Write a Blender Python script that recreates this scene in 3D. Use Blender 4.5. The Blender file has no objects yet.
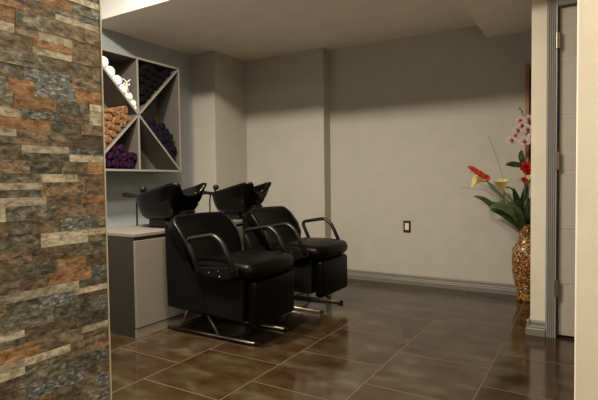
import bpy, bmesh, math, random
from mathutils import Vector, Matrix
random.seed(7)
PI = math.pi
C = bpy.context.scene.collection
S = bpy.context.scene

# ------------------------------------------------------------------ camera, world, light, exposure
def cam_matrix(pitch, roll, yaw, loc):
    c, s = math.cos(roll), math.sin(roll); Rr = Matrix(((c, -s, 0), (s, c, 0), (0, 0, 1)))
    a = PI/2 - pitch; c, s = math.cos(a), math.sin(a); Rx = Matrix(((1, 0, 0), (0, c, -s), (0, s, c)))
    c, s = math.cos(yaw), math.sin(yaw); Rz = Matrix(((c, -s, 0), (s, c, 0), (0, 0, 1)))
    return Matrix.Translation(loc) @ (Rz @ Rx @ Rr).to_4x4()
cd = bpy.data.cameras.new('camera'); cam = bpy.data.objects.new('camera', cd); C.objects.link(cam)
cd.sensor_width = 36.0; cd.sensor_fit = 'HORIZONTAL'; cd.lens = 482.0/598.0*36.0; cd.clip_start = 0.05
cam.matrix_world = cam_matrix(.0375, -.0131, .544, Vector((0, 0, 1.0)))
S.camera = cam

w = bpy.data.worlds.new('world'); S.world = w; w.use_nodes = True
w.node_tree.nodes['Background'].inputs[0].default_value = (.75, .72, .68, 1)
w.node_tree.nodes['Background'].inputs[1].default_value = 0.05

def area_lamp(name, loc, size, power, col, shape='DISK', rot=(0, 0, 0), sy=None):
    l = bpy.data.lights.new(name, 'AREA'); l.shape = shape; l.size = size
    if sy: l.size_y = sy
    l.energy = power; l.color = col
    o = bpy.data.objects.new(name, l); o.location = loc; o.rotation_euler = rot; C.objects.link(o); return o
WARM = (1.0, .84, .62)
area_lamp('downlight_lamp', (-1.45, 1.50, 2.765), .34, 48, WARM)
area_lamp('downlight_lamp', (1.0, .45, 2.765), .30, 48, WARM)
area_lamp('downlight_lamp', (-2.15, 1.48, 2.765), .30, 118, (1.0, .90, .78))
area_lamp('front_fill', (.5, -1.5, 1.5), 1.6, 8, (1.0, .92, .80), 'RECTANGLE', (PI/2, 0, 0), 1.2)  # added soft fill from behind the camera; the front wall has no window
vs = S.view_settings
vs.view_transform = 'Standard'; vs.look = 'None'; vs.gamma = 1; vs.use_curve_mapping = False
vs.exposure = 0.2

# ------------------------------------------------------------------ helpers
def tag(o, label=None, cat=None, group=None, kind=None):
    if label: o['label'] = label
    if cat: o['category'] = cat
    if group: o['group'] = group
    if kind: o['kind'] = kind
    return o
def empty(name, loc, label, cat, group=None, rz=0):
    o = bpy.data.objects.new(name, None); o.empty_display_size = .05; C.objects.link(o)
    o.location = loc; o.rotation_euler = (0, 0, rz)
    return tag(o, label, cat, group)
def obj(name, bm, mat, parent=None, smooth=False, loc=None):
    bmesh.ops.recalc_face_normals(bm, faces=bm.faces)
    me = bpy.data.meshes.new(name); bm.to_mesh(me); bm.free()
    for m in (mat if isinstance(mat, (list, tuple)) else [mat]): me.materials.append(m)
    if smooth:
        for p in me.polygons: p.use_smooth = True
    o = bpy.data.objects.new(name, me); C.objects.link(o)
    if parent: o.parent = parent
    if loc: o.location = loc
    return o
def box(bm, x0, x1, y0, y1, z0, z1, bev=0, seg=2, mi=0):
    r = bmesh.ops.create_cube(bm, size=1.0); vs_ = r['verts']
    for v in vs_: v.co = Vector((x0+(v.co.x+.5)*(x1-x0), y0+(v.co.y+.5)*(y1-y0), z0+(v.co.z+.5)*(z1-z0)))
    fs = set(f for v in vs_ for f in v.link_faces)
    for f in fs: f.material_index = mi
    if bev:
        es = set(e for v in vs_ for e in v.link_edges)
        bmesh.ops.bevel(bm, geom=list(es), offset=bev, segments=seg, profile=.5, affect='EDGES')
    return bm
def prism(bm, poly, a0, a1, axis='y', bev=0, seg=2):
    """poly = list of 2D points; axis = extrusion axis; ('y': x,z) ('x': y,z) ('z': x,y)"""
    def P(p, a):
        return {'y': (p[0], a, p[1]), 'x': (a, p[0], p[1]), 'z': (p[0], p[1], a)}[axis]
    A = [bm.verts.new(P(p, a0)) for p in poly]; B = [bm.verts.new(P(p, a1)) for p in poly]
    n = len(poly); fs = [bm.faces.new(A), bm.faces.new(B[::-1])]
    for i in range(n): fs.append(bm.faces.new((A[i], B[i], B[(i+1) % n], A[(i+1) % n])))
    if bev:
        es = set(e for f in fs for e in f.edges)
        bmesh.ops.bevel(bm, geom=list(es), offset=bev, segments=seg, profile=.5, affect='EDGES')
    return bm
def tube(bm, pts, r, n=10, closed=False, rads=None, flat=None):
    pts = [Vector(p) for p in pts]; N = len(pts); rings = []
    up = None
    for i, p in enumerate(pts):
        a = pts[(i-1) % N] if (closed or i > 0) else p
        b = pts[(i+1) % N] if (closed or i < N-1) else p
        t = (b-a).normalized()
        if up is None:
            up = Vector((0, 0, 1)) if abs(t.z) < .9 else Vector((0, 1, 0))
        u = (up - t*up.dot(t)).normalized(); v = t.cross(u); up = u
        rr = rads[i] if rads else r
        rings.append([bm.verts.new(p + (u*math.cos(k*2*PI/n) + v*math.sin(k*2*PI/n)*(flat or 1))*rr) for k in range(n)])
    for i in range(N if closed else N-1):
        A, B = rings[i], rings[(i+1) % N]
        for k in range(n): bm.faces.new((A[k], A[(k+1) % n], B[(k+1) % n], B[k]))
    if not closed:
        bm.faces.new(rings[0][::-1]); bm.faces.new(rings[-1])
    return bm
def smooth_path(pts, k=6, closed=False):
    pts = [Vector(p) for p in pts]; N = len(pts); out = []
    rng = range(N) if closed else range(N-1)
    for i in rng:
        p0 = pts[(i-1) % N] if (closed or i > 0) else pts[i]
        p1 = pts[i]; p2 = pts[(i+1) % N]
        p3 = pts[(i+2) % N] if (closed or i < N-2) else p2
        for j in range(k):
            t = j/k
            out.append(.5*((2*p1) + (p2-p0)*t + (2*p0-5*p1+4*p2-p3)*t*t + (3*p1-p0-3*p2+p3)*t**3))
    if not closed: out.append(pts[-1])
    return out
def round_path(pts, rad, k=5):
    """polyline with filleted corners"""
    pts = [Vector(p) for p in pts]; out = [pts[0]]
    for i in range(1, len(pts)-1):
        a = pts[i-1]-pts[i]; b = pts[i+1]-pts[i]
        ra = min(rad, a.length*.45, b.length*.45)
        p = pts[i]+a.normalized()*ra; q = pts[i]+b.normalized()*ra
        for j in range(k+1):
            t = j/k; out.append((1-t)**2*p + 2*t*(1-t)*pts[i] + t*t*q)
    out.append(pts[-1]); return out
def lathe(bm, prof, n=32, cx=0, cy=0):
    rings = [[bm.verts.new((cx+r*math.cos(2*PI*k/n), cy+r*math.sin(2*PI*k/n), z)) for k in range(n)] for r, z in prof]
    for A, B in zip(rings, rings[1:]):
        for k in range(n): bm.faces.new((A[k], A[(k+1) % n], B[(k+1) % n], B[k]))
    bm.faces.new(rings[0]); bm.faces.new(rings[-1])
    return bm
def sphere(bm, c, r, sc=(1, 1, 1), u=14, v=8):
    m = Matrix.Translation(c) @ Matrix.Diagonal((*sc, 1))
    bmesh.ops.create_uvsphere(bm, u_segments=u, v_segments=v, radius=r, matrix=m); return bm

# ------------------------------------------------------------------ materials
def mat(name, col, rough=.6, metal=0, spec=.5, noise=None, bump=None, coat=0, emit=None):
    """noise=(scale, amount): soft mottling; bump=(scale, strength, distance)"""
    m = bpy.data.materials.new(name); m.use_nodes = True; nt = m.node_tree; b = nt.nodes['Principled BSDF']
    b.inputs['Base Color'].default_value = (*col, 1); b.inputs['Roughness'].default_value = rough
    b.inputs['Metallic'].default_value = metal; b.inputs['Specular IOR Level'].default_value = spec
    b.inputs['Coat Weight'].default_value = coat
    if emit: b.inputs['Emission Color'].default_value = (*emit[0], 1); b.inputs['Emission Strength'].default_value = emit[1]
    tc = nt.nodes.new('ShaderNodeTexCoord')
    ns = noise or (6, .04)
    n = nt.nodes.new('ShaderNodeTexNoise'); n.inputs['Scale'].default_value = ns[0]; n.inputs['Detail'].default_value = 5
    nt.links.new(tc.outputs['Object'], n.inputs['Vector'])
    r = nt.nodes.new('ShaderNodeValToRGB'); a = ns[1]
    r.color_ramp.elements[0].position = .3; r.color_ramp.elements[1].position = .7
    r.color_ramp.elements[0].color = (*[c*(1-a) for c in col], 1); r.color_ramp.elements[1].color = (*[min(1, c*(1+a)) for c in col], 1)
    nt.links.new(n.outputs['Fac'], r.inputs[0]); nt.links.new(r.outputs[0], b.inputs['Base Color'])
    if bump:
        n2 = nt.nodes.new('ShaderNodeTexNoise'); n2.inputs['Scale'].default_value = bump[0]; n2.inputs['Detail'].default_value = 4
        nt.links.new(tc.outputs['Object'], n2.inputs['Vector'])
        bp = nt.nodes.new('ShaderNodeBump'); bp.inputs['Strength'].default_value = bump[1]; bp.inputs['Distance'].default_value = bump[2]
        nt.links.new(n2.outputs['Fac'], bp.inputs['Height']); nt.links.new(bp.outputs['Normal'], b.inputs['Normal'])
    return m
M = {}
M['wall'] = mat('wall_paint', (.43, .405, .348), .75, spec=.2, bump=(180, .15, .002))
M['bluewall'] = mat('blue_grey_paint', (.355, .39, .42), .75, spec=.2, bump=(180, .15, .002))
M['cream'] = mat('cream_paint', (.66, .62, .53), .7, spec=.2, bump=(180, .15, .002))
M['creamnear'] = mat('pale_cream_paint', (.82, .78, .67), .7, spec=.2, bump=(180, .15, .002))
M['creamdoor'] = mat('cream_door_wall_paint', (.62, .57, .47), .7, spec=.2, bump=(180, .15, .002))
M['ceil'] = mat('ceiling_paint', (.88, .80, .69), .85, spec=.1)
M['white'] = mat('white_paint', (.82, .80, .76), .8, spec=.1)
M['trim'] = mat('grey_trim_paint', (.155, .145, .118), .45)
M['casing'] = mat('door_casing_paint', (.20, .197, .175), .45)
M['door'] = mat('door_laminate', (.37, .34, .29), .35)
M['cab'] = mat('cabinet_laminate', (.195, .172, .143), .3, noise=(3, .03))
M['cabshade'] = mat('cabinet_laminate_shaded', (.028, .023, .016), .6, spec=.25, noise=(3, .03))  # darkened copy of the cabinet laminate; the end face's shade is in its colour
M['shelf'] = mat('shelf_laminate', (.115, .105, .09), .5)
M['shelfedge'] = mat('shelf_edge_band', (.27, .245, .21), .5)
M['dark'] = mat('dark_gap', (.01, .01, .01), .9)
M['leather'] = mat('black_vinyl', (.0013, .0012, .001), .36, spec=.10, bump=(90, .12, .002))
M['piping'] = mat('brown_black_piping', (.007, .005, .004), .3, spec=.35)
M['shroud'] = mat('black_shroud_vinyl', (.0025, .0025, .0025), .6, spec=.12, bump=(90, .1, .002))
M['armmat'] = mat('black_urethane', (.008, .007, .006), .35, spec=.4)
M['chrome'] = mat('brushed_chrome', (.33, .31, .28), .28, metal=1)
M['darkmetal'] = mat('dark_metal_tube', (.012, .011, .01), .4, metal=.2)
M['porcelain'] = mat('black_glazed_bowl', (.003, .0024, .002), .16, spec=.16)
M['blackplastic'] = mat('black_plastic', (.005, .005, .005), .45, spec=.3)
M['groove'] = mat('pale_door_groove', (.55, .52, .48), .4)
M['brass'] = mat('satin_hinge_metal', (.33, .29, .22), .4, metal=1)
M['plate'] = mat('dark_cover_plate', (.03, .02, .012), .35)
M['ivory'] = mat('ivory_plastic', (.75, .66, .50), .4)
M['wood'] = mat('orange_brown_wood', (.30, .13, .05), .45, noise=(14, .3))
M['picture'] = mat('dark_picture_panel', (.05, .035, .025), .4)
M['edge'] = mat('pale_edge_profile', (.55, .50, .38), .4)
M['towel_white'] = mat('white_terry', (.92, .91, .89), .95, spec=.1, bump=(160, .6, .004))
M['towel_orange'] = mat('orange_brown_terry', (.23, .125, .06), .95, spec=.1, noise=(30, .35), bump=(60, .9, .01))
M['towel_black'] = mat('black_terry', (.005, .0045, .005), .95, spec=.1, bump=(80, .8, .008))
M['towel_purple'] = mat('purple_terry', (.026, .007, .026), .95, spec=.1, noise=(22, .9), bump=(80, .8, .008))
M['towel_navy'] = mat('navy_purple_terry', (.010, .009, .018), .95, spec=.1, noise=(30, .5), bump=(80, .8, .008))
M['leaf'] = mat('dark_green_leaf', (.06, .10, .035), .45, noise=(20, .4))
M['leaf2'] = mat('mid_green_leaf', (.13, .19, .07), .5, noise=(20, .3))
M['stem'] = mat('green_stem', (.10, .14, .05), .5)
M['twig'] = mat('thin_dry_twig', (.16, .12, .08), .7)
M['calla'] = mat('pale_yellow_petal', (.90, .82, .40), .5, noise=(25, .12))
M['spadix'] = mat('yellow_spadix', (.75, .45, .05), .6)
M['red'] = mat('red_petal', (.62, .035, .02), .5, noise=(30, .3))
M['orange_red'] = mat('orange_red_petal', (.72, .10, .04), .5, noise=(30, .3))
M['orchid'] = mat('pale_pink_petal', (.80, .66, .62), .55, noise=(60, .12))
M['magenta'] = mat('dark_magenta_lip', (.30, .02, .06), .5)
M['lens'] = mat('lamp_lens', (.9, .85, .75), .4, emit=((1, .8, .6), 6))

# floor tiles
def floor_material():
    m = bpy.data.materials.new('brown_glazed_tile'); m.use_nodes = True; nt = m.node_tree; b = nt.nodes['Principled BSDF']
    L = nt.links.new; N = nt.nodes.new
    tc = N('ShaderNodeTexCoord'); sx = N('ShaderNodeSeparateXYZ'); L(tc.outputs['Object'], sx.inputs[0])
    def add(o, k):
        n = N('ShaderNodeMath'); n.operation = 'ADD'; L(o, n.inputs[0]); n.inputs[1].default_value = k; return n.outputs[0]
    u = add(sx.outputs['Y'], -1.92+10.0); v = add(sx.outputs['X'], 1.957+.503*20)
    cb = N('ShaderNodeCombineXYZ'); L(u, cb.inputs[0]); L(v, cb.inputs[1])
    br = N('ShaderNodeTexBrick'); L(cb.outputs[0], br.inputs['Vector'])
    br.offset = .5; br.offset_frequency = 2; br.squash = 1
    br.inputs['Scale'].default_value = 1; br.inputs['Mortar Size'].default_value = .0028; br.inputs['Mortar Smooth'].default_value = .3
    br.inputs['Brick Width'].default_value = .5; br.inputs['Row Height'].default_value = .503
    br.inputs['Color1'].default_value = (0, 0, 0, 1); br.inputs['Color2'].default_value = (1, 1, 1, 1); br.inputs['Mortar'].default_value = (.5, .5, .5, 1)
    br.inputs['Bias'].default_value = 0
    # per-tile offset of the mottling
    vm = N('ShaderNodeVectorMath'); vm.operation = 'MULTIPLY_ADD'
    L(br.outputs['Color'], vm.inputs[0]); vm.inputs[1].default_value = (7, 11, 5); L(tc.outputs['Object'], vm.inputs[2])
    mp = N('ShaderNodeMapping'); mp.inputs['Rotation'].default_value = (0, 0, .35); mp.inputs['Scale'].default_value = (1.0, 1.7, 1); L(vm.outputs[0], mp.inputs[0])
    n1 = N('ShaderNodeTexNoise'); n1.inputs['Scale'].default_value = 4.6; n1.inputs['Detail'].default_value = 3.5; n1.inputs['Roughness'].default_value = .55; n1.inputs['Distortion'].default_value = .2
    L(mp.outputs[0], n1.inputs['Vector'])
    r = N('ShaderNodeValToRGB'); e = r.color_ramp
    e.elements[0].position = .28; e.elements[0].color = (.016, .0075, .003, 1)
    e.elements[1].position = .74; e.elements[1].color = (.068, .052, .031, 1)
    x = e.elements.new(.44); x.color = (.030, .015, .006, 1)
    x = e.elements.new(.56); x.color = (.038, .025, .0125, 1)
    L(n1.outputs['Fac'], r.inputs[0])
    mx = N('ShaderNodeMixRGB'); L(br.outputs['Fac'], mx.inputs[0]); L(r.outputs[0], mx.inputs[1]); mx.inputs[2].default_value = (.10, .070, .042, 1)
    L(mx.outputs[0], b.inputs['Base Color'])
    n2 = N('ShaderNodeTexNoise'); n2.inputs['Scale'].default_value = 14; n2.inputs['Detail'].default_value = 4; L(tc.outputs['Object'], n2.inputs['Vector'])
    mr = N('ShaderNodeMapRange'); L(n2.outputs['Fac'], mr.inputs[0]); mr.inputs['To Min'].default_value = .08; mr.inputs['To Max'].default_value = .18
    ad = N('ShaderNodeMath'); ad.operation = 'MULTIPLY_ADD'; L(br.outputs['Fac'], ad.inputs[0]); ad.inputs[1].default_value = .4; L(mr.outputs[0], ad.inputs[2])
    L(ad.outputs[0], b.inputs['Roughness'])
    hs = N('ShaderNodeMath'); hs.operation = 'MULTIPLY_ADD'; L(br.outputs['Fac'], hs.inputs[0]); hs.inputs[1].default_value = -1; L(n2.outputs['Fac'], hs.inputs[2])
    bp = N('ShaderNodeBump'); bp.inputs['Strength'].default_value = .12; bp.inputs['Distance'].default_value = .003
    L(hs.outputs[0], bp.inputs['Height']); L(bp.outputs[0], b.inputs['Normal'])
    return m
M['floor'] = floor_material()

def stone_material(name, cols, sc=26):
    m = bpy.data.materials.new(name); m.use_nodes = True; nt = m.node_tree; b = nt.nodes['Principled BSDF']
    L = nt.links.new; N = nt.nodes.new
    tc = N('ShaderNodeTexCoord'); mp = N('ShaderNodeMapping'); mp.inputs['Rotation'].default_value = (random.uniform(-1.1, 1.1), 0, 0); mp.inputs['Scale'].default_value = (1, 1, 1.9)
    mp.inputs['Location'].default_value = (random.random()*9, random.random()*9, 0)
    ge = N('ShaderNodeNewGeometry'); va_ = N('ShaderNodeVectorMath'); va_.operation = 'MULTIPLY_ADD'; L(ge.outputs['Random Per Island'], va_.inputs[0]); va_.inputs[1].default_value = (3, 17, 11); L(tc.outputs['Object'], va_.inputs[2])
    L(va_.outputs[0], mp.inputs[0])
    n1 = N('ShaderNodeTexNoise'); n1.inputs['Scale'].default_value = sc*1.35; n1.inputs['Detail'].default_value = 8; n1.inputs['Roughness'].default_value = .72; n1.inputs['Distortion'].default_value = .45
    L(mp.outputs[0], n1.inputs['Vector'])
    r = N('ShaderNodeValToRGB'); e = r.color_ramp; ps = [.38, .47, .54, .63]
    e.elements[0].position = ps[0]; e.elements[0].color = (*cols[0], 1); e.elements[1].position = ps[3]; e.elements[1].color = (*cols[3], 1)
    for i in (1, 2): x = e.elements.new(ps[i]); x.color = (*cols[i], 1)
    L(n1.outputs['Fac'], r.inputs[0])
    hv = N('ShaderNodeHueSaturation'); mr = N('ShaderNodeMapRange'); L(ge.outputs['Random Per Island'], mr.inputs[0]); mr.inputs['To Min'].default_value = .75; mr.inputs['To Max'].default_value = 1.5
    L(mr.outputs[0], hv.inputs['Value']); L(r.outputs[0], hv.inputs['Color']); L(hv.outputs[0], b.inputs['Base Color'])
    b.inputs['Roughness'].default_value = .6; b.inputs['Specular IOR Level'].default_value = .3
    bp = N('ShaderNodeBump'); bp.inputs['Strength'].default_value = .35; bp.inputs['Distance'].default_value = .004
    L(n1.outputs['Fac'], bp.inputs['Height']); L(bp.outputs[0], b.inputs['Normal'])
    return m
STONES = [
    stone_material('grey_olive_stone', ((.0331, .0331, .0260), (.0886, .0850, .0650), (.1476, .1394, .1086), (.2835, .2658, .2126)), 20),
    stone_material('slate_grey_stone', ((.0260, .0307, .0319), (.0709, .0804, .0804), (.1359, .1441, .1394), (.3544, .3544, .3249)), 30),
    stone_material('brown_stone', ((.0414, .0331, .0225), (.1004, .0780, .0507), (.1536, .1216, .0827), (.2245, .1890, .1417)), 18),
    stone_material('orange_brown_stone', ((.0827, .0401, .0165), (.195, .104, .048), (.25, .16, .088), (.3544, .2481, .1417)), 18),
    stone_material('pale_cream_stone', ((.1654, .1417, .1040), (.2953, .2658, .2009), (.3899, .3544, .2776), (.4725, .4371, .3544)), 22),
    stone_material('mixed_rust_stone', ((.0307, .0307, .0260), (.1004, .0921, .0709), (.2009, .1181, .0591), (.2245, .2185, .1831)), 24),
    mat('stone_backing', (.05, .045, .04), .9)]

# ------------------------------------------------------------------ setting
def struct(name, bm, m, smooth=False, parent=None, label=None):
    o = obj(name, bm, m, parent, smooth)
    if not parent: o['kind'] = 'structure'
    if label: o['label'] = label
    return o
XL, XR = -3.63, 2.2
YB, YBL, YF = 4.50, 4.36, -1.65
ZC, ZF, ZS = 2.355, 2.80, 2.235
YBULK = 2.62
bm = bmesh.new(); box(bm, XL-.1, XR+.1, YF-.1, YB+.1, -.06, 0); struct('floor', bm, M['floor'])
bm = bmesh.new(); box(bm, XL-.1, XR+.1, YBULK, YB+.1, ZC, ZC+.06); struct('ceiling', bm, M['ceil'])
bm = bmesh.new(); box(bm, XL-.1, XR+.1, YF-.1, YBULK, ZF, ZF+.06); struct('ceiling_front', bm, M['white'])
bm = bmesh.new(); box(bm, XL, XR, YBULK-.012, YBULK, ZC, ZF, ); struct('wall_bulkhead', bm, M['white'])
bm = bmesh.new(); box(bm, -.785, XR, 3.10, YB, ZS, ZC); struct('ceiling_soffit', bm, M['ceil'])
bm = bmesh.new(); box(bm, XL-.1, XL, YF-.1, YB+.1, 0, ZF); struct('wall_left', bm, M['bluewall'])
bm = bmesh.new(); box(bm, XL, XR, YB, YB+.1, 0, ZC); struct('wall_back', bm, M['wall'])
bm = bmesh.new(); box(bm, -3.33, -2.33, YBL, YB, 0, ZC); struct('wall_back_projection', bm, M['wall'])
bm = bmesh.new(); box(bm, XL, -3.315, 3.83, YB, 0, ZC); struct('wall_corner_pier', bm, M['wall'])
bm = bmesh.new(); box(bm, XL, XR, YF-.1, YF, 0, ZF); struct('wall_front', bm, M['cream'])
bm = bmesh.new(); box(bm, XR, XR+.1, YF-.1, YB+.1, 0, ZF); struct('wall_right', bm, M['cream'])
bm = bmesh.new(); box(bm, -.20, -.12, 3.52, YB, 0, ZS); struct('wall_right_alcove', bm, M['wall'])
DX0, DX1, DZ = -.178, .66, 2.055           # door opening
YD = 3.40
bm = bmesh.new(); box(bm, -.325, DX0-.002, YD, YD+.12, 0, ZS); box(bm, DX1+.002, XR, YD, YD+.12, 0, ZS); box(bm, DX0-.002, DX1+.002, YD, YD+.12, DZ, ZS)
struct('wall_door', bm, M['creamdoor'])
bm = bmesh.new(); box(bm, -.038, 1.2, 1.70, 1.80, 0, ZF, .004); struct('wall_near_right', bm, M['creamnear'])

# baseboards (stepped moulding profile)
def base_profile(h=.088):
    return [(0, 0), (.024, 0), (.024, h*.42), (.019, h*.50), (.020, h*.58), (.015, h*.66), (.013, h*.9), (.006, h), (0, h)]
def baseboard(name, x0, x1, y, h=.088):
    bm = bmesh.new(); prism(bm, [(y-p[0], p[1]) for p in base_profile(h)], x0, x1, 'x'); return struct(name, bm, M['trim'])
baseboard('baseboard_back', -2.30, -.21, YB, .092)
baseboard('baseboard_back_projection', -3.30, -2.33, YBL, .092)
bm = bmesh.new(); prism(bm, [(-2.33+p[0], p[1]) for p in base_profile(.092)], YBL-.02, YB-.02, 'y'); struct('baseboard_projection_return', bm, M['trim'])
bm = bmesh.new(); prism(bm, [(YD-p[0]*1.1, p[1]) for p in base_profile(.095)], -.345, -.238, 'x')
prism(bm, [(-.325-p[0]*1.1, p[1]) for p in base_profile(.095)], YD-.02, YD+.12, 'y'); struct('baseboard_door_wall', bm, M['trim'])
# door casing (fluted) + jamb
def casing_profile(x0, x1):
    n = 4; wd = (x1-x0); pts = [(x0, YD), (x0, YD-.016)]
    for i in range(n):
        a = x0+wd*(.12+.76*i/n); b = x0+wd*(.12+.76*(i+.6)/n)
        pts += [(a, YD-.022), (b, YD-.022), (b+.001, YD-.018), (x0+wd*(.12+.76*(i+1)/n)-.001, YD-.018)]
    pts += [(x1, YD-.02), (x1, YD)]; return pts
bm = bmesh.new(); prism(bm, casing_profile(-.2385, -.180), 0, DZ+.07, 'z'); prism(bm, casing_profile(DX1, DX1+.066), 0, DZ+.07, 'z')
box(bm, -.179, DX1-.001, YD-.02, YD, DZ, DZ+.07)
struct('trim_door_casing', bm, M['casing'])
bm = bmesh.new(); box(bm, DX0, DX0+.008, YD+.03, YD+.12, 0, DZ); box(bm, DX0+.008, DX1, YD+.07, YD+.12, 0, .012); struct('trim_door_jamb', bm, M['casing'])
# door slab with grooved panels
zs = [.016, .339, .681, 1.038, 1.388, 1.742, 2.045]
bm = bmesh.new()
box(bm, DX0+.010, DX1-.004, YD+.012, YD+.045, zs[0], zs[-1])
door = struct('door_1', bm, M['groove'])
for i in range(6):
    bm = bmesh.new(); box(bm, DX0+.010, DX1-.004, YD+.0085, YD+.012, zs[i]+.003, zs[i+1]-.003)
    obj('door_panel', bm, M['door'], door)
for z0, z1 in ((1.797, 1.893), (1.055, 1.165), (.262, .368)):
    bm = bmesh.new(); tube(bm, [(DX0-.004, YD-.024, z0), (DX0-.004, YD-.024, z1)], .0045, 10); box(bm, DX0-.004, DX0+.010, YD-.02, YD+.003, z0, z1)
    obj('hinge', bm, M['brass'], door)

# ------------------------------------------------------------------ stone clad wall
XS, YS = -1.65, 1.242
bm = bmesh.new()
box(bm, XS-.30, XS-.014, YF, YS-.004, 0, ZF, mi=6)
wts = [0]*11+[1]*4+[2]*9+[3]*4+[4]*2+[5]*6
z = .0
rs = random.Random(21)
row = 0
while z < ZF-.01:
    h = min(rs.choice([.030, .040, .046, .050, .050, .054]), ZF-z)
    y = YS-.003 - 0
    first = True
    while y > -1.2:
        l = rs.uniform(.07, .20)
        if first: l = rs.uniform(.03, .16); first = False
        split = rs.random() < .22 and h > .04
        zz = [(z, z+h)] if not split else [(z, z+h*.5), (z+h*.5, z+h)]
        for a, b in zz:
            k = rs.choice(wts)
            if (b-a) < .032 and rs.random() < .3: k = 4
            if k == 4 and (b-a) > .04: k = rs.choice([0, 1, 2, 5])
            t = rs.uniform(0, .0022)
            box(bm, XS-.014, XS-.004+t, y-l+.0002, y-.0002, a+.0003, b-.0003, mi=k)
        y -= l
    z += h; row += 1
struct('wall_stone_partition', bm, STONES)
bm = bmesh.new(); box(bm, XS-.012, XS+.002, YS-.003, YS+.002, 0, ZF); struct('trim_stone_edge', bm, M['edge'])

# ------------------------------------------------------------------ ceiling downlights (light sources)
for x, y, lb in ((1.0, .45, 'round recessed downlight in the front ceiling furthest right, before the near cream wall'), (-1.45, 1.50, 'round recessed downlight in the front ceiling right of the stone wall'), (-2.15, 1.48, 'round recessed downlight in the front ceiling left of the stone wall')):
    t = empty('ceiling_light', (x, y, ZF), lb, 'light', 'recessed downlights')
    bm = bmesh.new(); lathe(bm, [(.075, -.012), (.095, -.012), (.098, 0), (.075, 0)], 32); obj('trim_ring', bm, M['white'], t)
    bm = bmesh.new(); lathe(bm, [(.001, -.006), (.074, -.006), (.074, -.001), (.001, -.001)], 32); obj('lens', bm, M['lens'], t)

# ------------------------------------------------------------------ cube display shelf on the left wall
SY0, SY1, SYC = 2.365, 3.355, 2.862
SZ0, SZ1, SZC = 1.108, 2.088, 1.597
SX0, SX1 = XL+.002, -3.33
T = .018
shelf = empty('display_shelf', (XL, SYC, SZ0), 'grey square wall shelf divided into triangles by crossed diagonal boards, full of rolled towels', 'shelf')
def sh(name, bm):
    for f in bm.faces:
        if f.calc_center_median().x > SX1-.004: f.material_index = 1
    obj(name, bm, [M['shelf'], M['shelfedge']], shelf).matrix_parent_inverse = Matrix.Translation((-XL, -SYC, -SZ0))
bm = bmesh.new(); box(bm, SX0, SX0+.006, SY0+T, SY1-T, SZ0+T, SZ1-T); sh('back_panel', bm)
bm = bmesh.new(); box(bm, SX0, SX1, SY0, SY1, SZ1-T, SZ1, .001, 1); sh('top_panel', bm)
bm = bmesh.new(); box(bm, SX0, SX1, SY0, SY1, SZ0, SZ0+T, .001, 1); sh('bottom_panel', bm)
for a in (SY0, SY1-T):
    bm = bmesh.new(); box(bm, SX0, SX1, a, a+T, SZ0+T, SZ1-T, .001, 1); sh('side_panel', bm)
for a, b in ((SZ0+T, SZC-.015), (SZC+.015, SZ1-T)):
    bm = bmesh.new(); box(bm, SX0+.006, SX1-.002, SYC-T/2, SYC+T/2, a, b, .001, 1); sh('divider', bm)
def diag(p, q, name='diagonal_board'):
    p = Vector(p); q = Vector(q); d_ = (q-p).normalized(); n_ = Vector((-d_.y, d_.x))*T/2
    bm = bmesh.new(); prism(bm, [tuple(p+n_), tuple(q+n_), tuple(q-n_), tuple(p-n_)], SX0+.006, SX1-.001, 'x'); sh(name, bm)
g = .014
diag((SY0+T+g/2, SZ1-T-g/2), (SYC-.004, SZC+.004)); diag((SYC+.004, SZC-.004), (SY1-T-g/2, SZ0+T+g/2))
diag((SY0+T+g/2, SZ0+T+g/2), (SYC-.004, SZC-.004)); diag((SYC+.004, SZC+.004), (SY1-T-g/2, SZ1-T-g/2))

# rolled towels : a spiral-ended roll whose axis runs along X
def towel_mesh(r, L, seed, lumpy=.06, turns=3.2):
    rr = random.Random(seed); bm = bmesh.new(); n = 26
    # body
    rings = []
    xs = [0, .004, .012, L*.35, L*.7, L]
    sc = [.90, .975, 1, 1, 1, .95]
    ph = [rr.uniform(0, 6.28) for _ in range(3)]
    for x, s in zip(xs, sc):
        ring = []
        for k in range(n):
            a = 2*PI*k/n; q = r*s*(1+lumpy*(.5*math.sin(2*a+ph[0]+x*9)+.35*math.sin(3*a+ph[1])+.3*math.sin(5*a+ph[2]+x*30)))
            ring.append(bm.verts.new((-x, q*math.cos(a), q*math.sin(a))))
        rings.append(ring)
    for A, B in zip(rings, rings[1:]):
        for k in range(n): bm.faces.new((A[k], A[(k+1) % n], B[(k+1) % n], B[k]))
    bm.faces.new(rings[0]); bm.faces.new(rings[-1])
    # spiral ridge on the visible end
    pts = []
    for i in range(46):
        t = i/45; a = t*turns*2*PI+ph[0]; q = r*(.10+.80*t)
        pts.append((.001, q*math.cos(a), q*math.sin(a)))
    tube(bm, pts, r*.085, 6)
    return bm
ORD = ['first', 'second', 'third', 'fourth', 'fifth', 'sixth', 'seventh', 'eighth', 'ninth', 'tenth', 'eleventh', 'twelfth']
def towels(spots, mtl, labels, group, lumpy=.06, L=.24):
    for i, ((y, z_, r), lb) in enumerate(zip(spots, labels)):
        o = obj('rolled_towel', towel_mesh(r, L, i*13+len(group), lumpy), M[mtl], None, True, (SX1-.012-random.uniform(0, .015), y, z_))
        o.rotation_euler = (random.uniform(0, 6.28), 0, 0)
        tag(o, lb, 'towel', group)
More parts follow.
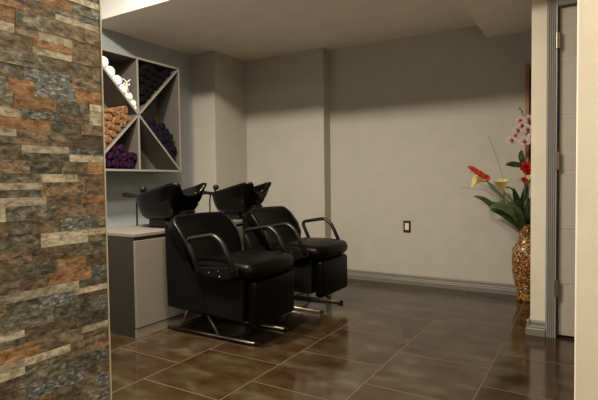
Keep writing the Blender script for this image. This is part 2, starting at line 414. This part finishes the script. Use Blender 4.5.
# on a 45 degree board: resting distance above its centre line
def on_diag(p, q, ts, rs_, side=1, layer=0):
    p = Vector(p); q = Vector(q); d_ = (q-p); L_ = d_.length; d_.normalize(); n_ = Vector((-d_.y, d_.x))*side
    return [(*(p+d_*t+n_*(T/2+r+.0012)), r) for t, r in zip(ts, rs_)]
TL, CC, BL = (SY0+T, SZ1-T), (SYC, SZC), (SY0+T, SZ0+T)
TR, BR = (SY1-T, SZ1-T), (SY1-T, SZ0+T)
# white rolls, lying from the corner down to the middle
rws = [.043, .045, .044, .042, .039, .036, .032, .027]
ts = []; t = .085
for i, r in enumerate(rws):
    ts.append(t)
    if i < 7: t += 2*math.sqrt(r*rws[i+1])+.0015
towels(on_diag(TL, CC, ts, rws), 'towel_white',
       ['white rolled towel, %s from the top of the sloping row in the upper left compartment' % ORD[i] if i < 7 else 'smallest white rolled towel, bottom of the sloping row beside the shelf centre' for i in range(8)],
       'white rolled towels on the diagonal board', .03)
def pile(tri, p, q, rows, r, start, mtl, desc, group, lumpy, L=.24):
    """rolls in layers on the board p-q, kept inside the triangle tri"""
    cen = sum((Vector(t_) for t_ in tri), Vector((0, 0)))/3
    p = Vector(p); q = Vector(q); d_ = (q-p).normalized(); n_ = Vector((-d_.y, d_.x))
    if n_.dot(cen-p) < 0: n_ = -n_
    def inside(c_):
        for a, b in ((tri[0], tri[1]), (tri[1], tri[2]), (tri[2], tri[0])):
            a = Vector(a); e = (Vector(b)-a).normalized(); m_ = Vector((-e.y, e.x))
            if m_.dot(cen-a) < 0: m_ = -m_
            if m_.dot(c_-a) < r+T/2+.001: return False
        return True
    spots, labs = [], []
    for ri, (cnt, off) in enumerate(rows):
        kk = 0
        for k in range(cnt):
            c_ = p+d_*(start+off+k*(2*r+.001))+n_*(T/2+r+.0015+ri*(r*1.735+.001))
            if inside(c_):
                spots.append((c_.x, c_.y, r)); labs.append(desc % (ORD[kk], ['bottom', 'second', 'third', 'fourth', 'fifth'][ri])); kk += 1
    towels(spots, mtl, labs, group, lumpy, L)
r = .034
pile((TL, CC, BL), BL, CC, [(12, 0), (11, r), (7, 2*r), (4, 3*r)], r, .02, 'towel_orange', 'orange brown rolled towel, %s from left, %s layer, left compartment', 'orange brown towels in the left compartment', .30)
r = .036
pile((BL, CC, (SYC, SZ0+T)), BL, (SYC, SZ0+T), [(7, 0), (5, r), (3, 2*r), (1, 5*r)], r, .10, 'towel_purple', 'purple rolled towel, %s from left, %s layer, lower left compartment', 'purple towels in the lower left compartment', .30)
r = .033
pile((CC, TR, (SYC, SZ1-T)), CC, TR, [(11, 0), (9, r), (8, 2*r), (7, 3*r), (6, 4*r)], r, .02, 'towel_black', 'black rolled towel, %s from left, %s layer, upper right compartment', 'black towels in the upper right compartment', .15)
r = .032
pile((CC, BR, TR), CC, BR, [(7, 0), (6, r), (3, 4*r)], r, .13, 'towel_navy', 'dark navy rolled towel, %s from left, %s layer, right compartment', 'navy purple towels in the right compartment', .30)
# small white branching ornament standing among the white towels
orn = empty('twig_ornament', (SX1-.005, 2.742, 1.83), 'small white branching ornament among the white towels', 'ornament')
bm = bmesh.new()
tube(bm, [(0, .02, -.052), (0, .004, -.02), (0, .006, .01), (0, .0, .03)], .0055, 6, rads=[.009, .010, .009, .006]); obj('stem', bm, M['ivory'], orn, True)
for pts in ([(0, .0, .028), (0, -.02, .042), (0, -.036, .045)], [(0, .0, .028), (0, .022, .035), (0, .04, .052)], [(0, .005, .0), (0, .026, .002), (0, .034, .018)], [(0, .005, .0), (0, -.016, .004), (0, -.026, .016)]):
    bm = bmesh.new(); tube(bm, smooth_path(pts, 3), .005, 6); obj('branch', bm, M['towel_white'], orn, True)

# ------------------------------------------------------------------ backwash cabinets
CX0, CX1, CZ = -3.06, -2.50, .678
def make_cabinet(y0, y1, label):
    t = empty('storage_cabinet', ((CX0+CX1)/2, (y0+y1)/2, 0), label, 'cabinet', 'low cabinets under the wash bowls')
    ox, oy = (CX0+CX1)/2, (y0+y1)/2
    def p(name, bm, m): bmesh.ops.translate(bm, verts=bm.verts, vec=(-ox, -oy, 0)); return obj(name, bm, m, t)
    bm = bmesh.new(); box(bm, CX0, CX1-.018, y0+.001, y1-.001, .0, CZ-.022, .001, 1); p('carcass', bm, M['cabshade'])
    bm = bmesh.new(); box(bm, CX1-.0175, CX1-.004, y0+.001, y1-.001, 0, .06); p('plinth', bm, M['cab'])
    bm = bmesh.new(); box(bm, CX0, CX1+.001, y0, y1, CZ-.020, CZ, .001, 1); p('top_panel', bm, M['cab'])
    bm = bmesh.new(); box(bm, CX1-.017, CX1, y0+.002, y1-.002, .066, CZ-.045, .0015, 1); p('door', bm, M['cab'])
    bm = bmesh.new(); box(bm, CX1-.017, CX1-.008, y0+.002, y1-.002, CZ-.044, CZ-.0225); p('finger_rail', bm, M['cabshade'])
make_cabinet(2.088, 2.897, 'pale grey low cabinet with shade-toned end panel under the front wash bowl')
make_cabinet(2.899, 3.708, 'pale grey low cabinet under the far wash bowl, mostly hidden behind the chairs')

# ------------------------------------------------------------------ shampoo bowls
def make_bowl(yc, label):
    t = empty('wash_bowl', (-2.74, yc, CZ), label, 'basin', 'black wash bowls behind the salon chairs')
    ox, oy, oz = -2.74, yc, CZ
    def p(name, bm, m, parent=t, sm=True):
        bmesh.ops.translate(bm, verts=bm.verts, vec=(-ox, 0, -oz)); return obj(name, bm, m, parent, sm)
    n = 64
    def rim(a):
        c_, s_ = math.cos(a), math.sin(a)
        ex = .62
        x = (abs(c_)**ex)*(1 if c_ > 0 else -1); y = (abs(s_)**ex)*(1 if s_ > 0 else -1)
        X = -2.70 + ((.205 if x < 0 else .31)*x); Y = .182*y*(1+.10*x)
        f = (X+2.905)/.515                       # 0 back .. 1 front
        Z = .905 + .098*max(0, min(1, f*1.18))**1.1
        if x > .80 and abs(Y) < .13:             # neck cut-out in the front lip
            u_ = abs(Y)/.13; k_ = (1-u_**3)
            Z -= .085*k_; X -= .06*k_
        return X, Y, Z
    R_ = [rim(2*PI*k/n) for k in range(n)]
    bx, bz = -2.785, .742
    def loft(bm, prof):
        rings = []
        for s, q, off in prof:          # s: 0 rim..1 base in height, q: radial scale
            ring = []
            for (X, Y, Z) in R_:
                fr = 1 + (off/.25)
                x = bx+(X-bx)*q*fr; y = Y*q*fr; z_ = Z+(bz-Z)*s
                ring.append(bm.verts.new((x, y, z_)))
            rings.append(ring)
        for A, B in zip(rings, rings[1:]):
            for k in range(n): bm.faces.new((A[k], A[(k+1) % n], B[(k+1) % n], B[k]))
        bm.faces.new(rings[-1]); return rings
    bm = bmesh.new()
    outer = loft(bm, [(0, 1, 0), (.02, 1.02, 0), (.08, 1.02, 0), (.14, .99, 0), (.4, .92, 0), (.65, .83, 0), (.85, .72, 0), (.96, .60, 0), (1, .50, 0)])
    inner = loft(bm, [(0, .965, 0), (.05, .94, 0), (.14, .92, 0), (.4, .84, 0), (.62, .72, 0), (.78, .58, 0), (.88, .40, 0), (.92, .15, 0)])
    for k in range(n): bm.faces.new((outer[0][k], outer[0][(k+1) % n], inner[0][(k+1) % n], inner[0][k]))
    bowl = p('bowl', bm, M['porcelain'])
    bm = bmesh.new(); lathe(bm, [(.028, .762), (.028, .768), (.010, .769)], 20, -2.785, 0); p('drain', bm, M['chrome'])
    bm = bmesh.new(); box(bm, -2.80, -2.62, -.075, .075, CZ, .748, .012, 3); p('pedestal', bm, M['blackplastic'])
    bm = bmesh.new(); prism(bm, [(-2.62, .70), (-2.52, .70), (-2.44, .80), (-2.50, .81), (-2.62, .75)], -.05, .05, 'y', .006); p('tilt_bracket', bm, M['blackplastic'], t, False)
    # taps at the back edge: mixer lever, knob, hose
    bm = bmesh.new(); box(bm, -2.995, -2.88, -.045, .045, .890, .918, .008, 3); p('tap_deck', bm, M['blackplastic'])
    bm = bmesh.new(); tube(bm, [(-2.945, 0, .92), (-2.945, 0, .945)], .009, 10); sphere(bm, (-2.935, 0, .960), .028, (1.0, 1, .9)); p('tap_knob', bm, M['blackplastic'])
    bm = bmesh.new(); tube(bm, [(-2.96, 0, .906), (-3.04, 0, .910), (-3.08, 0, .912), (-3.155, 0, .916)], .01, 10, rads=[.012, .014, .019, .019]); p('tap_lever', bm, M['blackplastic'])
    bm = bmesh.new(); tube(bm, smooth_path([(-2.985, 0, .905), (-3.010, 0, .86), (-3.012, 0, .76), (-3.012, 0, CZ+.001)], 5), .0065, 8); p('hose', bm, M['blackplastic'])
    # small clip hanging under the far wing of the bowl
    bm = bmesh.new(); box(bm, -2.485, -2.475, .10, .120, .855, .905, .002, 2); box(bm, -2.474, -2.460, .102, .118, .850, .862, .002, 1); tube(bm, [(-2.48, .110, .90), (-2.50, .110, .93)], .003, 6); p('hanging_clip', bm, M['ivory'])
    # vinyl neck rest in the cut-out
    return t
make_bowl(2.545, 'black glazed wash bowl with tap lever on the front cabinet, left of the two')
make_bowl(3.385, 'black glazed wash bowl further back, behind the second chair')

# ------------------------------------------------------------------ backwash chairs
def make_chair(yc, label):
    t = empty('salon_chair', (-2.0, yc, 0), label, 'chair', 'black reclining wash chairs')
    def p(name, bm, m, sm=True, parent=t): return obj(name, bm, M[m], parent, sm)
    def cushion(bm, nx, ny, f):
        g_ = [[bm.verts.new(f(i/nx, j/ny)) for j in range(ny+1)] for i in range(nx+1)]
        return g_
    # base shroud, wedge up the back
    bm = bmesh.new(); prism(bm, [(-.415, .18), (.215, .155), (.222, .425), (-.19, .435), (-.28, .62), (-.385, .735), (-.43, .75)], -.250, .250, 'y', .012, 3); p('base_shroud', bm, 'shroud', False)
    # seat cushion : rounded, slightly crowned
    bm = bmesh.new(); box(bm, -.16, .325, -.268, .268, .415, .520, .046, 6)
    bmesh.ops.subdivide_edges(bm, edges=[e for e in bm.edges if e.calc_length() > .2], cuts=7, use_grid_fill=True)
    for v in bm.verts:
        u = (v.co.x-.09)/.235; q = v.co.y/.268
        if v.co.z > .47: v.co.z += .016*(1-min(1, u*u))*(1-min(1, q*q)) - .012*max(0, u)**2
        v.co.x -= .05*abs(q)**3*max(0, u)
    p('seat', bm, 'leather')
    bm = bmesh.new(); pp = [(-.10, -.268, .468), (.21, -.264, .466), (.262, -.243, .462), (.306, -.15, .460), (.325, 0, .459), (.306, .15, .460), (.262, .243, .462), (.21, .264, .466), (-.10, .268, .468)]
    tube(bm, smooth_path(pp, 5), .0045, 6); p('seat_piping', bm, 'leather')
    # leg rest
    bm = bmesh.new(); box(bm, .228, .300, -.228, .228, .125, .408, .030, 5); p('leg_rest', bm, 'leather', True)
    # backrest: reclined slab with rounded top corners
    hw = .284; Lb = .40
    out = [(-hw+.055, 0), (hw-.055, 0), (hw-.035, .05), (hw-.010, .13), (hw, .21)]
    for k in range(0, 8): a = k/8*PI/2; out.append((hw-.07+.07*math.cos(a), .30+(Lb-.30)*math.sin(a)))
    out += [(.10, Lb+.004), (0, Lb+.006), (-.10, Lb+.004)]
    for k in range(7, -1, -1): a = k/8*PI/2; out.append((-hw+.07-.07*math.cos(a), .30+(Lb-.30)*math.sin(a)))
    out += [(-hw, .21), (-hw+.010, .13), (-hw+.035, .05)]
    prof_ = [(0, -.175, .445, 4), (.10, -.172, .545, 2), (.17, -.195, .612, 22), (.25, -.240, .680, 38), (.41, -.352, .796, 44)]
    def bk(y, s, d_): # s up the back, d_ thickness (+ = rear): convex lumbar, upper half laid back
        s = max(0, min(.409, s))
        for (s0, x0, z0, a0), (s1, x1, z1, a1) in zip(prof_, prof_[1:]):
            if s <= s1: break
        t_ = (s-s0)/(s1-s0); a_ = math.radians(a0+(a1-a0)*t_)
        return Vector((x0+(x1-x0)*t_ - math.cos(a_)*d_, y, z0+(z1-z0)*t_ - math.sin(a_)*d_))
    bm = bmesh.new(); rings = []
    for d_, ins in ((.004, .045), (-.004, .030), (0, .012), (.012, .002), (.03, 0), (.062, 0), (.074, .006), (.08, .02)):
        ring = []
        for (y, s) in out:
            cy, cs = 0, Lb/2
            L_ = math.hypot(y-cy, s-cs); k_ = (L_-ins)/L_
            ring.append(bm.verts.new(bk(cy+(y-cy)*k_, cs+(s-cs)*k_, d_)))
        rings.append(ring)
    m_ = len(out)
    for A, B in zip(rings, rings[1:]):
        for k in range(m_): bm.faces.new((A[k], A[(k+1) % m_], B[(k+1) % m_], B[k]))
    bm.faces.new(rings[0]); bm.faces.new(rings[-1])
    p('backrest', bm, 'leather')
    bm = bmesh.new(); tube(bm, [bk(y*.985, max(.02, s*.985), .003) for y, s in out[2:]], .0075, 8); p('backrest_piping', bm, 'piping')
    # arm loops
    for s in (-1, 1):
        y = s*.295
        bm = bmesh.new()
        path = round_path([(-.085, y, .450), (-.182, y, .648), (.045, y, .685), (.110, y, .640), (.195, y, .470)], .045, 5)
        tube(bm, path, .0145, 12, flat=1.15)
        a = p('armrest', bm, 'armmat')
        bm = bmesh.new(); prism(bm, [(-.10, .475), (.225, .495), (.225, .445), (.12, .415), (-.06, .43)], s*.276 if s > 0 else -.296, s*.296 if s > 0 else -.276, 'y', .004)
        p('arm_bracket', bm, 'shroud', False, a)
        for bx_, bz_ in ((.0, .452), (.075, .466), (.085, .433)):
            bm = bmesh.new(); tube(bm, [(bx_, s*.294, bz_), (bx_, s*.301, bz_)], .005, 8); p('bolt', bm, 'chrome', True, a)
    # floor frame: runners and sloping struts
    for s in (-1, 1):
        y = s*.168
        bm = bmesh.new(); tube(bm, [(-.49, y, .0125), (.262, y, .0125)], .0115, 10); f = p('leg_frame', bm, 'chrome')
        for a, b in (((-.30, y, .185), (-.365, y, .020)), ((-.15, y, .172), (-.045, y, .020))):
            bm = bmesh.new(); tube(bm, [a, b], .0085, 8); p('leg', bm, 'chrome', True, f)
        for xx in (-.48, .25):
            bm = bmesh.new(); tube(bm, [(xx, y, .0125), (xx+.022, y, .0125)], .0122, 10); p('end_cap', bm, 'blackplastic', True, f)
    for xx in (-.30, -.05):
        bm = bmesh.new(); tube(bm, [(xx-.02, -.168, .06), (xx-.02, .168, .06)], .009, 8); p('cross_bar', bm, 'darkmetal')
    # recline gear under the seat
    bm = bmesh.new(); tube(bm, [(.02, .05, .16), (.20, .05, .07), (.225, .05, .065)], .009, 8); p('recline_lever', bm, 'darkmetal')
    return t
make_chair(2.522, 'black vinyl reclining wash chair in front, beside the grey cabinet')
make_chair(3.358, 'black vinyl reclining wash chair at the back, nearer the beige wall')

# ------------------------------------------------------------------ wall outlet and framed panel
o = empty('wall_outlet', (-1.508, YB, .50), 'small dark framed outlet with pale centre on the back wall', 'outlet')
bm = bmesh.new(); box(bm, -.036, .036, -.008, 0, 0, .115, .003, 2); obj('cover_plate', bm, M['plate'], o)
bm = bmesh.new(); box(bm, -.019, .019, -.0115, -.0082, .025, .09, .002, 2); r_ = obj('receptacle', bm, M['ivory'], o)
for z0 in (.038, .068):
    bm = bmesh.new(); box(bm, -.006, -.0045, -.0122, -.0116, z0, z0+.008); box(bm, .0045, .006, -.0122, -.0116, z0, z0+.008); obj('slot', bm, M['dark'], r_)
o = empty('picture_frame', (-.36, YB, 1.08), 'orange brown wooden frame on the back wall behind the flowers', 'picture frame')
bm = bmesh.new()
for a in ((-.115, -.085, 0, .88), (.085, .115, 0, .88)): box(bm, a[0], a[1], -.028, 0, a[2], a[3], .003, 2)
for a in ((-.0845, .0845, 0, .03), (-.0845, .0845, .85, .88)): box(bm, a[0], a[1], -.028, 0, a[2], a[3], .003, 2)
obj('frame', bm, M['wood'], o)
bm = bmesh.new(); box(bm, -.0845, .0845, -.012, 0, .03, .85); obj('panel', bm, M['picture'], o)

# ------------------------------------------------------------------ vase
def vase_material():
    m = bpy.data.materials.new('mosaic_glaze'); m.use_nodes = True; nt = m.node_tree; b = nt.nodes['Principled BSDF']; L = nt.links.new; N = nt.nodes.new
    tc = N('ShaderNodeTexCoord'); v = N('ShaderNodeTexVoronoi'); v.inputs['Scale'].default_value = 90; L(tc.outputs['Object'], v.inputs['Vector'])
    sp = N('ShaderNodeSeparateColor'); L(v.outputs['Color'], sp.inputs[0])
    r = N('ShaderNodeValToRGB'); r.color_ramp.interpolation = 'CONSTANT'; e = r.color_ramp
    cols = [(0, (.20, .022, .010)), (.2, (.30, .15, .03)), (.42, (.035, .045, .018)), (.60, (.50, .30, .08)), (.70, (.24, .06, .018)), (.82, (.02, .012, .008)), (.95, (.60, .50, .26))]
    e.elements[0].position = 0; e.elements[0].color = (*cols[0][1], 1); e.elements[1].position = cols[1][0]; e.elements[1].color = (*cols[1][1], 1)
    for p_, c_ in cols[2:]: x = e.elements.new(p_); x.color = (*c_, 1)
    L(sp.outputs[0], r.inputs[0])
    v2 = N('ShaderNodeTexVoronoi'); v2.feature = 'DISTANCE_TO_EDGE'; v2.inputs['Scale'].default_value = 90; L(tc.outputs['Object'], v2.inputs['Vector'])
    mr = N('ShaderNodeMapRange'); L(v2.outputs['Distance'], mr.inputs[0]); mr.inputs['From Max'].default_value = .08
    mx = N('ShaderNodeMixRGB'); L(mr.outputs[0], mx.inputs[0]); mx.inputs[1].default_value = (.10, .06, .02, 1); L(r.outputs[0], mx.inputs[2]); L(mx.outputs[0], b.inputs['Base Color'])
    b.inputs['Roughness'].default_value = .3
    return m
M['vase'] = vase_material(); M['gold'] = mat('dull_gold_band', (.40, .22, .06), .35, metal=.4)
VX, VY = -.444, 4.335
va = empty('flower_vase', (VX, VY, 0), 'tall multicoloured mosaic vase in gold red and green, standing on the floor', 'vase')
prof = [(.062, 0), (.069, .006), (.069, .02), (.066, .05), (.076, .10), (.097, .16), (.109, .23), (.112, .32), (.111, .39), (.105, .430), (.088, .458), (.070, .478), (.061, .505), (.056, .545), (.056, .590), (.062, .622), (.064, .632), (.060, .634), (.052, .61), (.050, .55), (.055, .48), (.06, .30)]
bm = bmesh.new(); lathe(bm, prof, 40); obj('body', bm, M['vase'], va, True)
for rr_, zz in ((.1075, .418), (.0705, .030), (.0665, .632), (.0625, .502)):
    bm = bmesh.new(); tube(bm, [(rr_*math.cos(2*PI*k/36), rr_*math.sin(2*PI*k/36), zz) for k in range(36)], .0035, 6, True); obj('band', bm, M['gold'], va, True)

# ------------------------------------------------------------------ flowers (all spring from the vase mouth)
VT = Vector((VX, VY, .53))
def blade(bm, pts, wmax, fold=.25, wp=None):
    """leaf / petal surface with thickness along a path"""
    P_ = smooth_path(pts, 5); n = len(P_); rows = []
    for i, p_ in enumerate(P_):
        a = P_[max(0, i-1)]; b = P_[min(n-1, i+1)]; t = (b-a).normalized()
        side = t.cross(Vector((0, -1, .25))).normalized(); nr = side.cross(t).normalized()
        u = i/(n-1); wd = wmax*(wp(u) if wp else max(.04, math.sin(PI*min(1, u*.93+.07))**.8))
        rows.append([bm.verts.new(p_+side*wd*k+nr*abs(k)*wd*fold) for k in (-1, -.5, 0, .5, 1)])
    fs = []
    for A, B in zip(rows, rows[1:]):
        for k in range(4): fs.append(bm.faces.new((A[k], A[k+1], B[k+1], B[k])))
    bmesh.ops.solidify(bm, geom=fs, thickness=.0012)
    return bm
def V(x, y, z_): return Vector((x, y, z_))
def P2(px, py, y=VY):      # helper: point of the arrangement given in metres right of / above the vase mouth
    return V(VX+px, y, py)
def leaf(pts, wd, m, label, fold=.25):
    bm = bmesh.new(); blade(bm, pts, wd, fold); o = obj('leaf', bm, M[m], None, True); tag(o, label, 'leaf', 'green leaves in the vase')
def W(x, z_, y=4.28): return V(x, y, z_)
mouth = V(VX-.01, VY, .56)
def stem_pts(end, bend=.0, y=None):
    a = mouth+V(random.uniform(-.02, .02), random.uniform(-.02, .02), 0); mid = (a*.5+end*.5)+V(bend, 0, .06)
    return smooth_path([a, a+V(0, 0, .12)+(end-a)*.08, mid, end], 5)
# leaves
leaf([mouth, W(-.52, .66), W(-.66, .76, 4.24), W(-.76, .84, 4.2), W(-.835, .862, 4.2)], .026, 'leaf', 'long dark green leaf reaching furthest left below the yellow lilies')
leaf([mouth, W(-.55, .68, 4.22), W(-.62, .735, 4.18), W(-.70, .755, 4.16)], .034, 'leaf', 'broad green leaf spreading left just above the vase shoulder')
leaf([mouth, W(-.50, .70, 4.2), W(-.56, .76, 4.16), W(-.64, .79, 4.12), W(-.70, .77, 4.1)], .034, 'leaf2', 'mid green leaf bending left in front of the broad leaf')
leaf([mouth, W(-.49, .74), W(-.51, .84, 4.25), W(-.535, .93, 4.24)], .030, 'leaf', 'upright dark green leaf just right of the arched lily stems')
leaf([mouth, W(-.46, .72), W(-.455, .85, 4.3), W(-.44, .97, 4.3)], .036, 'leaf', 'tall dark green leaf below the red flower by the door wall')
leaf([mouth, W(-.47, .70, 4.2), W(-.50, .77, 4.15), W(-.55, .82, 4.12)], .030, 'leaf2', 'short mid green leaf at the front of the vase mouth')
leaf([mouth, W(-.43, .68), W(-.41, .80), W(-.37, .88)], .035, 'leaf', 'dark green leaf leaning right behind the door wall edge')
leaf([W(-.465, 1.108, 4.32), W(-.51, 1.115, 4.3), W(-.56, 1.122, 4.28), W(-.60, 1.118, 4.27)], .024, 'leaf', 'flat oval dark green leaf sticking out left below the orchids')
leaf([W(-.468, 1.11, 4.32), W(-.476, 1.15, 4.3), W(-.485, 1.20, 4.3), W(-.478, 1.235, 4.3)], .022, 'leaf', 'small upright dark leaf between the oval leaf and the orchids')
# calla lilies
def calla(base, axis, side, size, label, stem_bend):
    t = empty('calla_lily', tuple(base), label, 'flower', 'calla lilies in the vase')
    t_loc = Vector(base)
    def q(name, bm, m): bmesh.ops.translate(bm, verts=bm.verts, vec=-t_loc); return obj(name, bm, M[m], t, True)
    ax = Vector(axis).normalized(); sd = Vector(side); sd = (sd-ax*sd.dot(ax)).normalized(); nr = ax.cross(sd)
    bm = bmesh.new(); n = 22; rows = []
    for i in range(9):
        u = i/8; row = []
        for k in range(n+1):
            a = -PI+2*PI*k/n; r_ = size*(.06+.27*u**1.5); lip = u**2*size*(.38*((1+math.cos(a))/2)**2-.14)
            flare = 1+.5*u**3*((1+math.cos(a))/2)
            row.append(bm.verts.new(t_loc+ax*(u*size*.85+lip)+(sd*math.cos(a)*flare+nr*math.sin(a))*r_*(1+.08*k/n)))
        rows.append(row)
    fs = []
    for A, B in zip(rows, rows[1:]):
        for k in range(n): fs.append(bm.faces.new((A[k], A[k+1], B[k+1], B[k])))
    bmesh.ops.solidify(bm, geom=fs, thickness=.0015)
    q('petal', bm, 'calla')
    bm = bmesh.new(); tube(bm, [t_loc+ax*size*.1, t_loc+ax*size*.6, t_loc+ax*size*.8], .006, 8, rads=[.006, .007, .003]); q('spadix', bm, 'spadix')
    bm = bmesh.new(); tube(bm, stem_pts(t_loc, stem_bend)+[t_loc+ax*size*.1], .0055, 8); q('stem', bm, 'stem')
calla((-.738, 4.22, .990), (-.8, -.75, .05), (-.1, -.6, -.8), .135, 'pale yellow calla lily facing left, nearest the pointed red flower', -.02)
calla((-.602, 4.20, .875), (-.10, -.60, .95), (-.2, -.7, -.7), .165, 'pale yellow calla lily standing upright, right of the other lily', -.06)
# arching bare stems
bm = bmesh.new(); tube(bm, smooth_path([mouth, W(-.475, .72), W(-.50, .84), W(-.55, .925, 4.22), W(-.60, .93, 4.2), W(-.590, .875, 4.2)], 6), .006, 8)
tag(obj('lily_stalk', bm, M['stem'], None, True), 'smooth green stem arching over to the left beside the upright lily', 'stem')
for i, (pts, lb) in enumerate((([mouth, W(-.50, .70, 4.24), W(-.56, .80, 4.2), W(-.62, .86, 4.2)], 'thin leaf blade rising left just under the upright lily'),
                ([mouth, W(-.52, .68, 4.2), W(-.60, .79, 4.16), W(-.72, .82, 4.14)], 'narrow leaf blade reaching left between the two long leaves'),
                ([mouth, W(-.485, .72, 4.2), W(-.53, .82, 4.18), W(-.585, .885, 4.18)], 'slim leaf blade standing in front of the arching lily stalk'))):
    leaf(pts, .012, ['leaf2', 'leaf', 'leaf2'][i], lb)
# pointed red flower
t0 = V(-.735, 4.25, .985)
t = empty('red_ginger_flower', tuple(t0), 'pointed orange red flower at the far left of the arrangement', 'flower')
bm = bmesh.new()
for i in range(13):
    u = i/12; c_ = t0+V(-.125*u, 0, .105*u); a = i*2.4
    tip = c_+V(-.035+.018*math.cos(a), .024*math.sin(a), .030+.018*math.cos(a+.8))*(1.15-.5*u)
    blade(bm, [c_, c_*.5+tip*.5+V(.004, 0, .004), tip], .026*(1.1-.5*u), .5)
bmesh.ops.translate(bm, verts=bm.verts, vec=-t0); obj('bracts', bm, M['orange_red'], t, True)
bm = bmesh.new(); tube(bm, stem_pts(t0, .0)+[t0+V(-.12, 0, .10)], .0055, 8); bmesh.ops.translate(bm, verts=bm.verts, vec=-t0); obj('stem', bm, M['stem'], t, True)
# red blossoms by the door wall
def rosette(c_, R_, label, m='red', n=16, nm='red_blossom'):
    t = empty(nm, tuple(c_), label, 'flower')
    bm = bmesh.new()
    for i in range(n):
        a = i*2.4; e = .15+1.1*i/n; dr = V(math.cos(a)*math.cos(e), -math.sin(e)*.9, math.sin(a)*math.cos(e)+.1).normalized()
        blade(bm, [V(0, 0, 0), dr*R_*.55+V(0, -.004, 0), dr*R_], R_*.36, .35)
    obj('petals', bm, M[m], t, True)
    bm = bmesh.new(); tube(bm, [p_-Vector(c_) for p_ in stem_pts(Vector(c_)+V(0, .01, -.01))], .005, 8); obj('stem', bm, M['stem'], t, True)
rosette((-.432, 4.27, 1.085), .062, 'large bright red blossom close to the door wall edge')
rosette((-.452, 4.25, .992), .032, 'small red blossom just below the large red one', n=10)
rosette((-.418, 4.24, 1.012), .026, 'small cream blossom between the red blossoms at the door wall edge', 'calla', 9, 'cream_blossom')
# orchid spray
t0 = V(-.455, 4.33, 1.0)
t = empty('orchid_spray', tuple(t0), 'tall spray of pale pink orchids with dark magenta centres rising above the other flowers', 'flower')
bm = bmesh.new(); tube(bm, [p_-t0 for p_ in smooth_path([mouth, W(-.45, .8, 4.33), W(-.455, 1.1, 4.33), W(-.44, 1.32, 4.32), W(-.455, 1.46, 4.31), W(-.485, 1.56, 4.3), W(-.50, 1.575, 4.3)], 5)], .0035, 8); obj('stem', bm, M['stem'], t, True)
def orchid(c_, R_):
    c_ = Vector(c_)-t0
    bm = bmesh.new(); rot = random.uniform(-.3, .3)
    for a, wd in ((90, .42), (210, .36), (330, .36), (10, .62), (170, .62)):
        a = math.radians(a)+rot; d_ = V(math.cos(a), -.12, math.sin(a))
        pts = [c_, c_+d_*R_*.55+V(0, -.006, 0), c_+d_*R_]
        P_ = smooth_path(pts, 4); rows = []
        sd = V(-math.sin(a), 0, math.cos(a))
        for i, p_ in enumerate(P_):
            u = i/(len(P_)-1); w_ = R_*wd*max(.12, math.sin(PI*min(1, .12+.80*u)))
            rows.append([bm.verts.new(p_+sd*w_*k) for k in (-1, -.4, .4, 1)])
        fs = []
        for A, B in zip(rows, rows[1:]):
            for k in range(3): fs.append(bm.faces.new((A[k], A[k+1], B[k+1], B[k])))
        bmesh.ops.solidify(bm, geom=fs, thickness=.0012)
    b = obj('blossom', bm, M['orchid'], t, True)
    bm = bmesh.new(); sphere(bm, c_+V(0, -.012, -.004), .0115, (1, 1.2, 1.3), 10, 6); obj('lip', bm, M['magenta'], b, True)
for x, z_, y, R_ in ((-.487, 1.472, 4.27, .034), (-.425, 1.475, 4.26, .034), (-.502, 1.392, 4.26, .036), (-.430, 1.395, 4.25, .038), (-.548, 1.318, 4.26, .040), (-.452, 1.300, 4.24, .040), (-.472, 1.430, 4.25, .030), (-.525, 1.352, 4.27, .030), (-.398, 1.335, 4.26, .036)):
    orchid((x, y, z_), R_*1.12)
for x, z_ in ((-.478, 1.545), (-.497, 1.572)):
    bm = bmesh.new(); sphere(bm, V(x, 4.3, z_)-t0, .008, (1, 1, 1.4), 8, 6); obj('bud', bm, M['stem'], t, True)
# thin twigs
for pts, lb in (([mouth, W(-.54, .80), W(-.62, 1.02), W(-.665, 1.18), W(-.735, 1.37)], 'thin bare twig curving up left above the yellow lilies'),
                ([mouth, W(-.60, .78), W(-.74, .90), W(-.87, .925), W(-.95, .93)], 'thin bare twig pointing left past the pointed red flower')):
    bm = bmesh.new(); P_ = smooth_path(pts, 6); tube(bm, P_, .0016, 5); tag(obj('twig', bm, M['twig'], None, True), lb, 'twig')
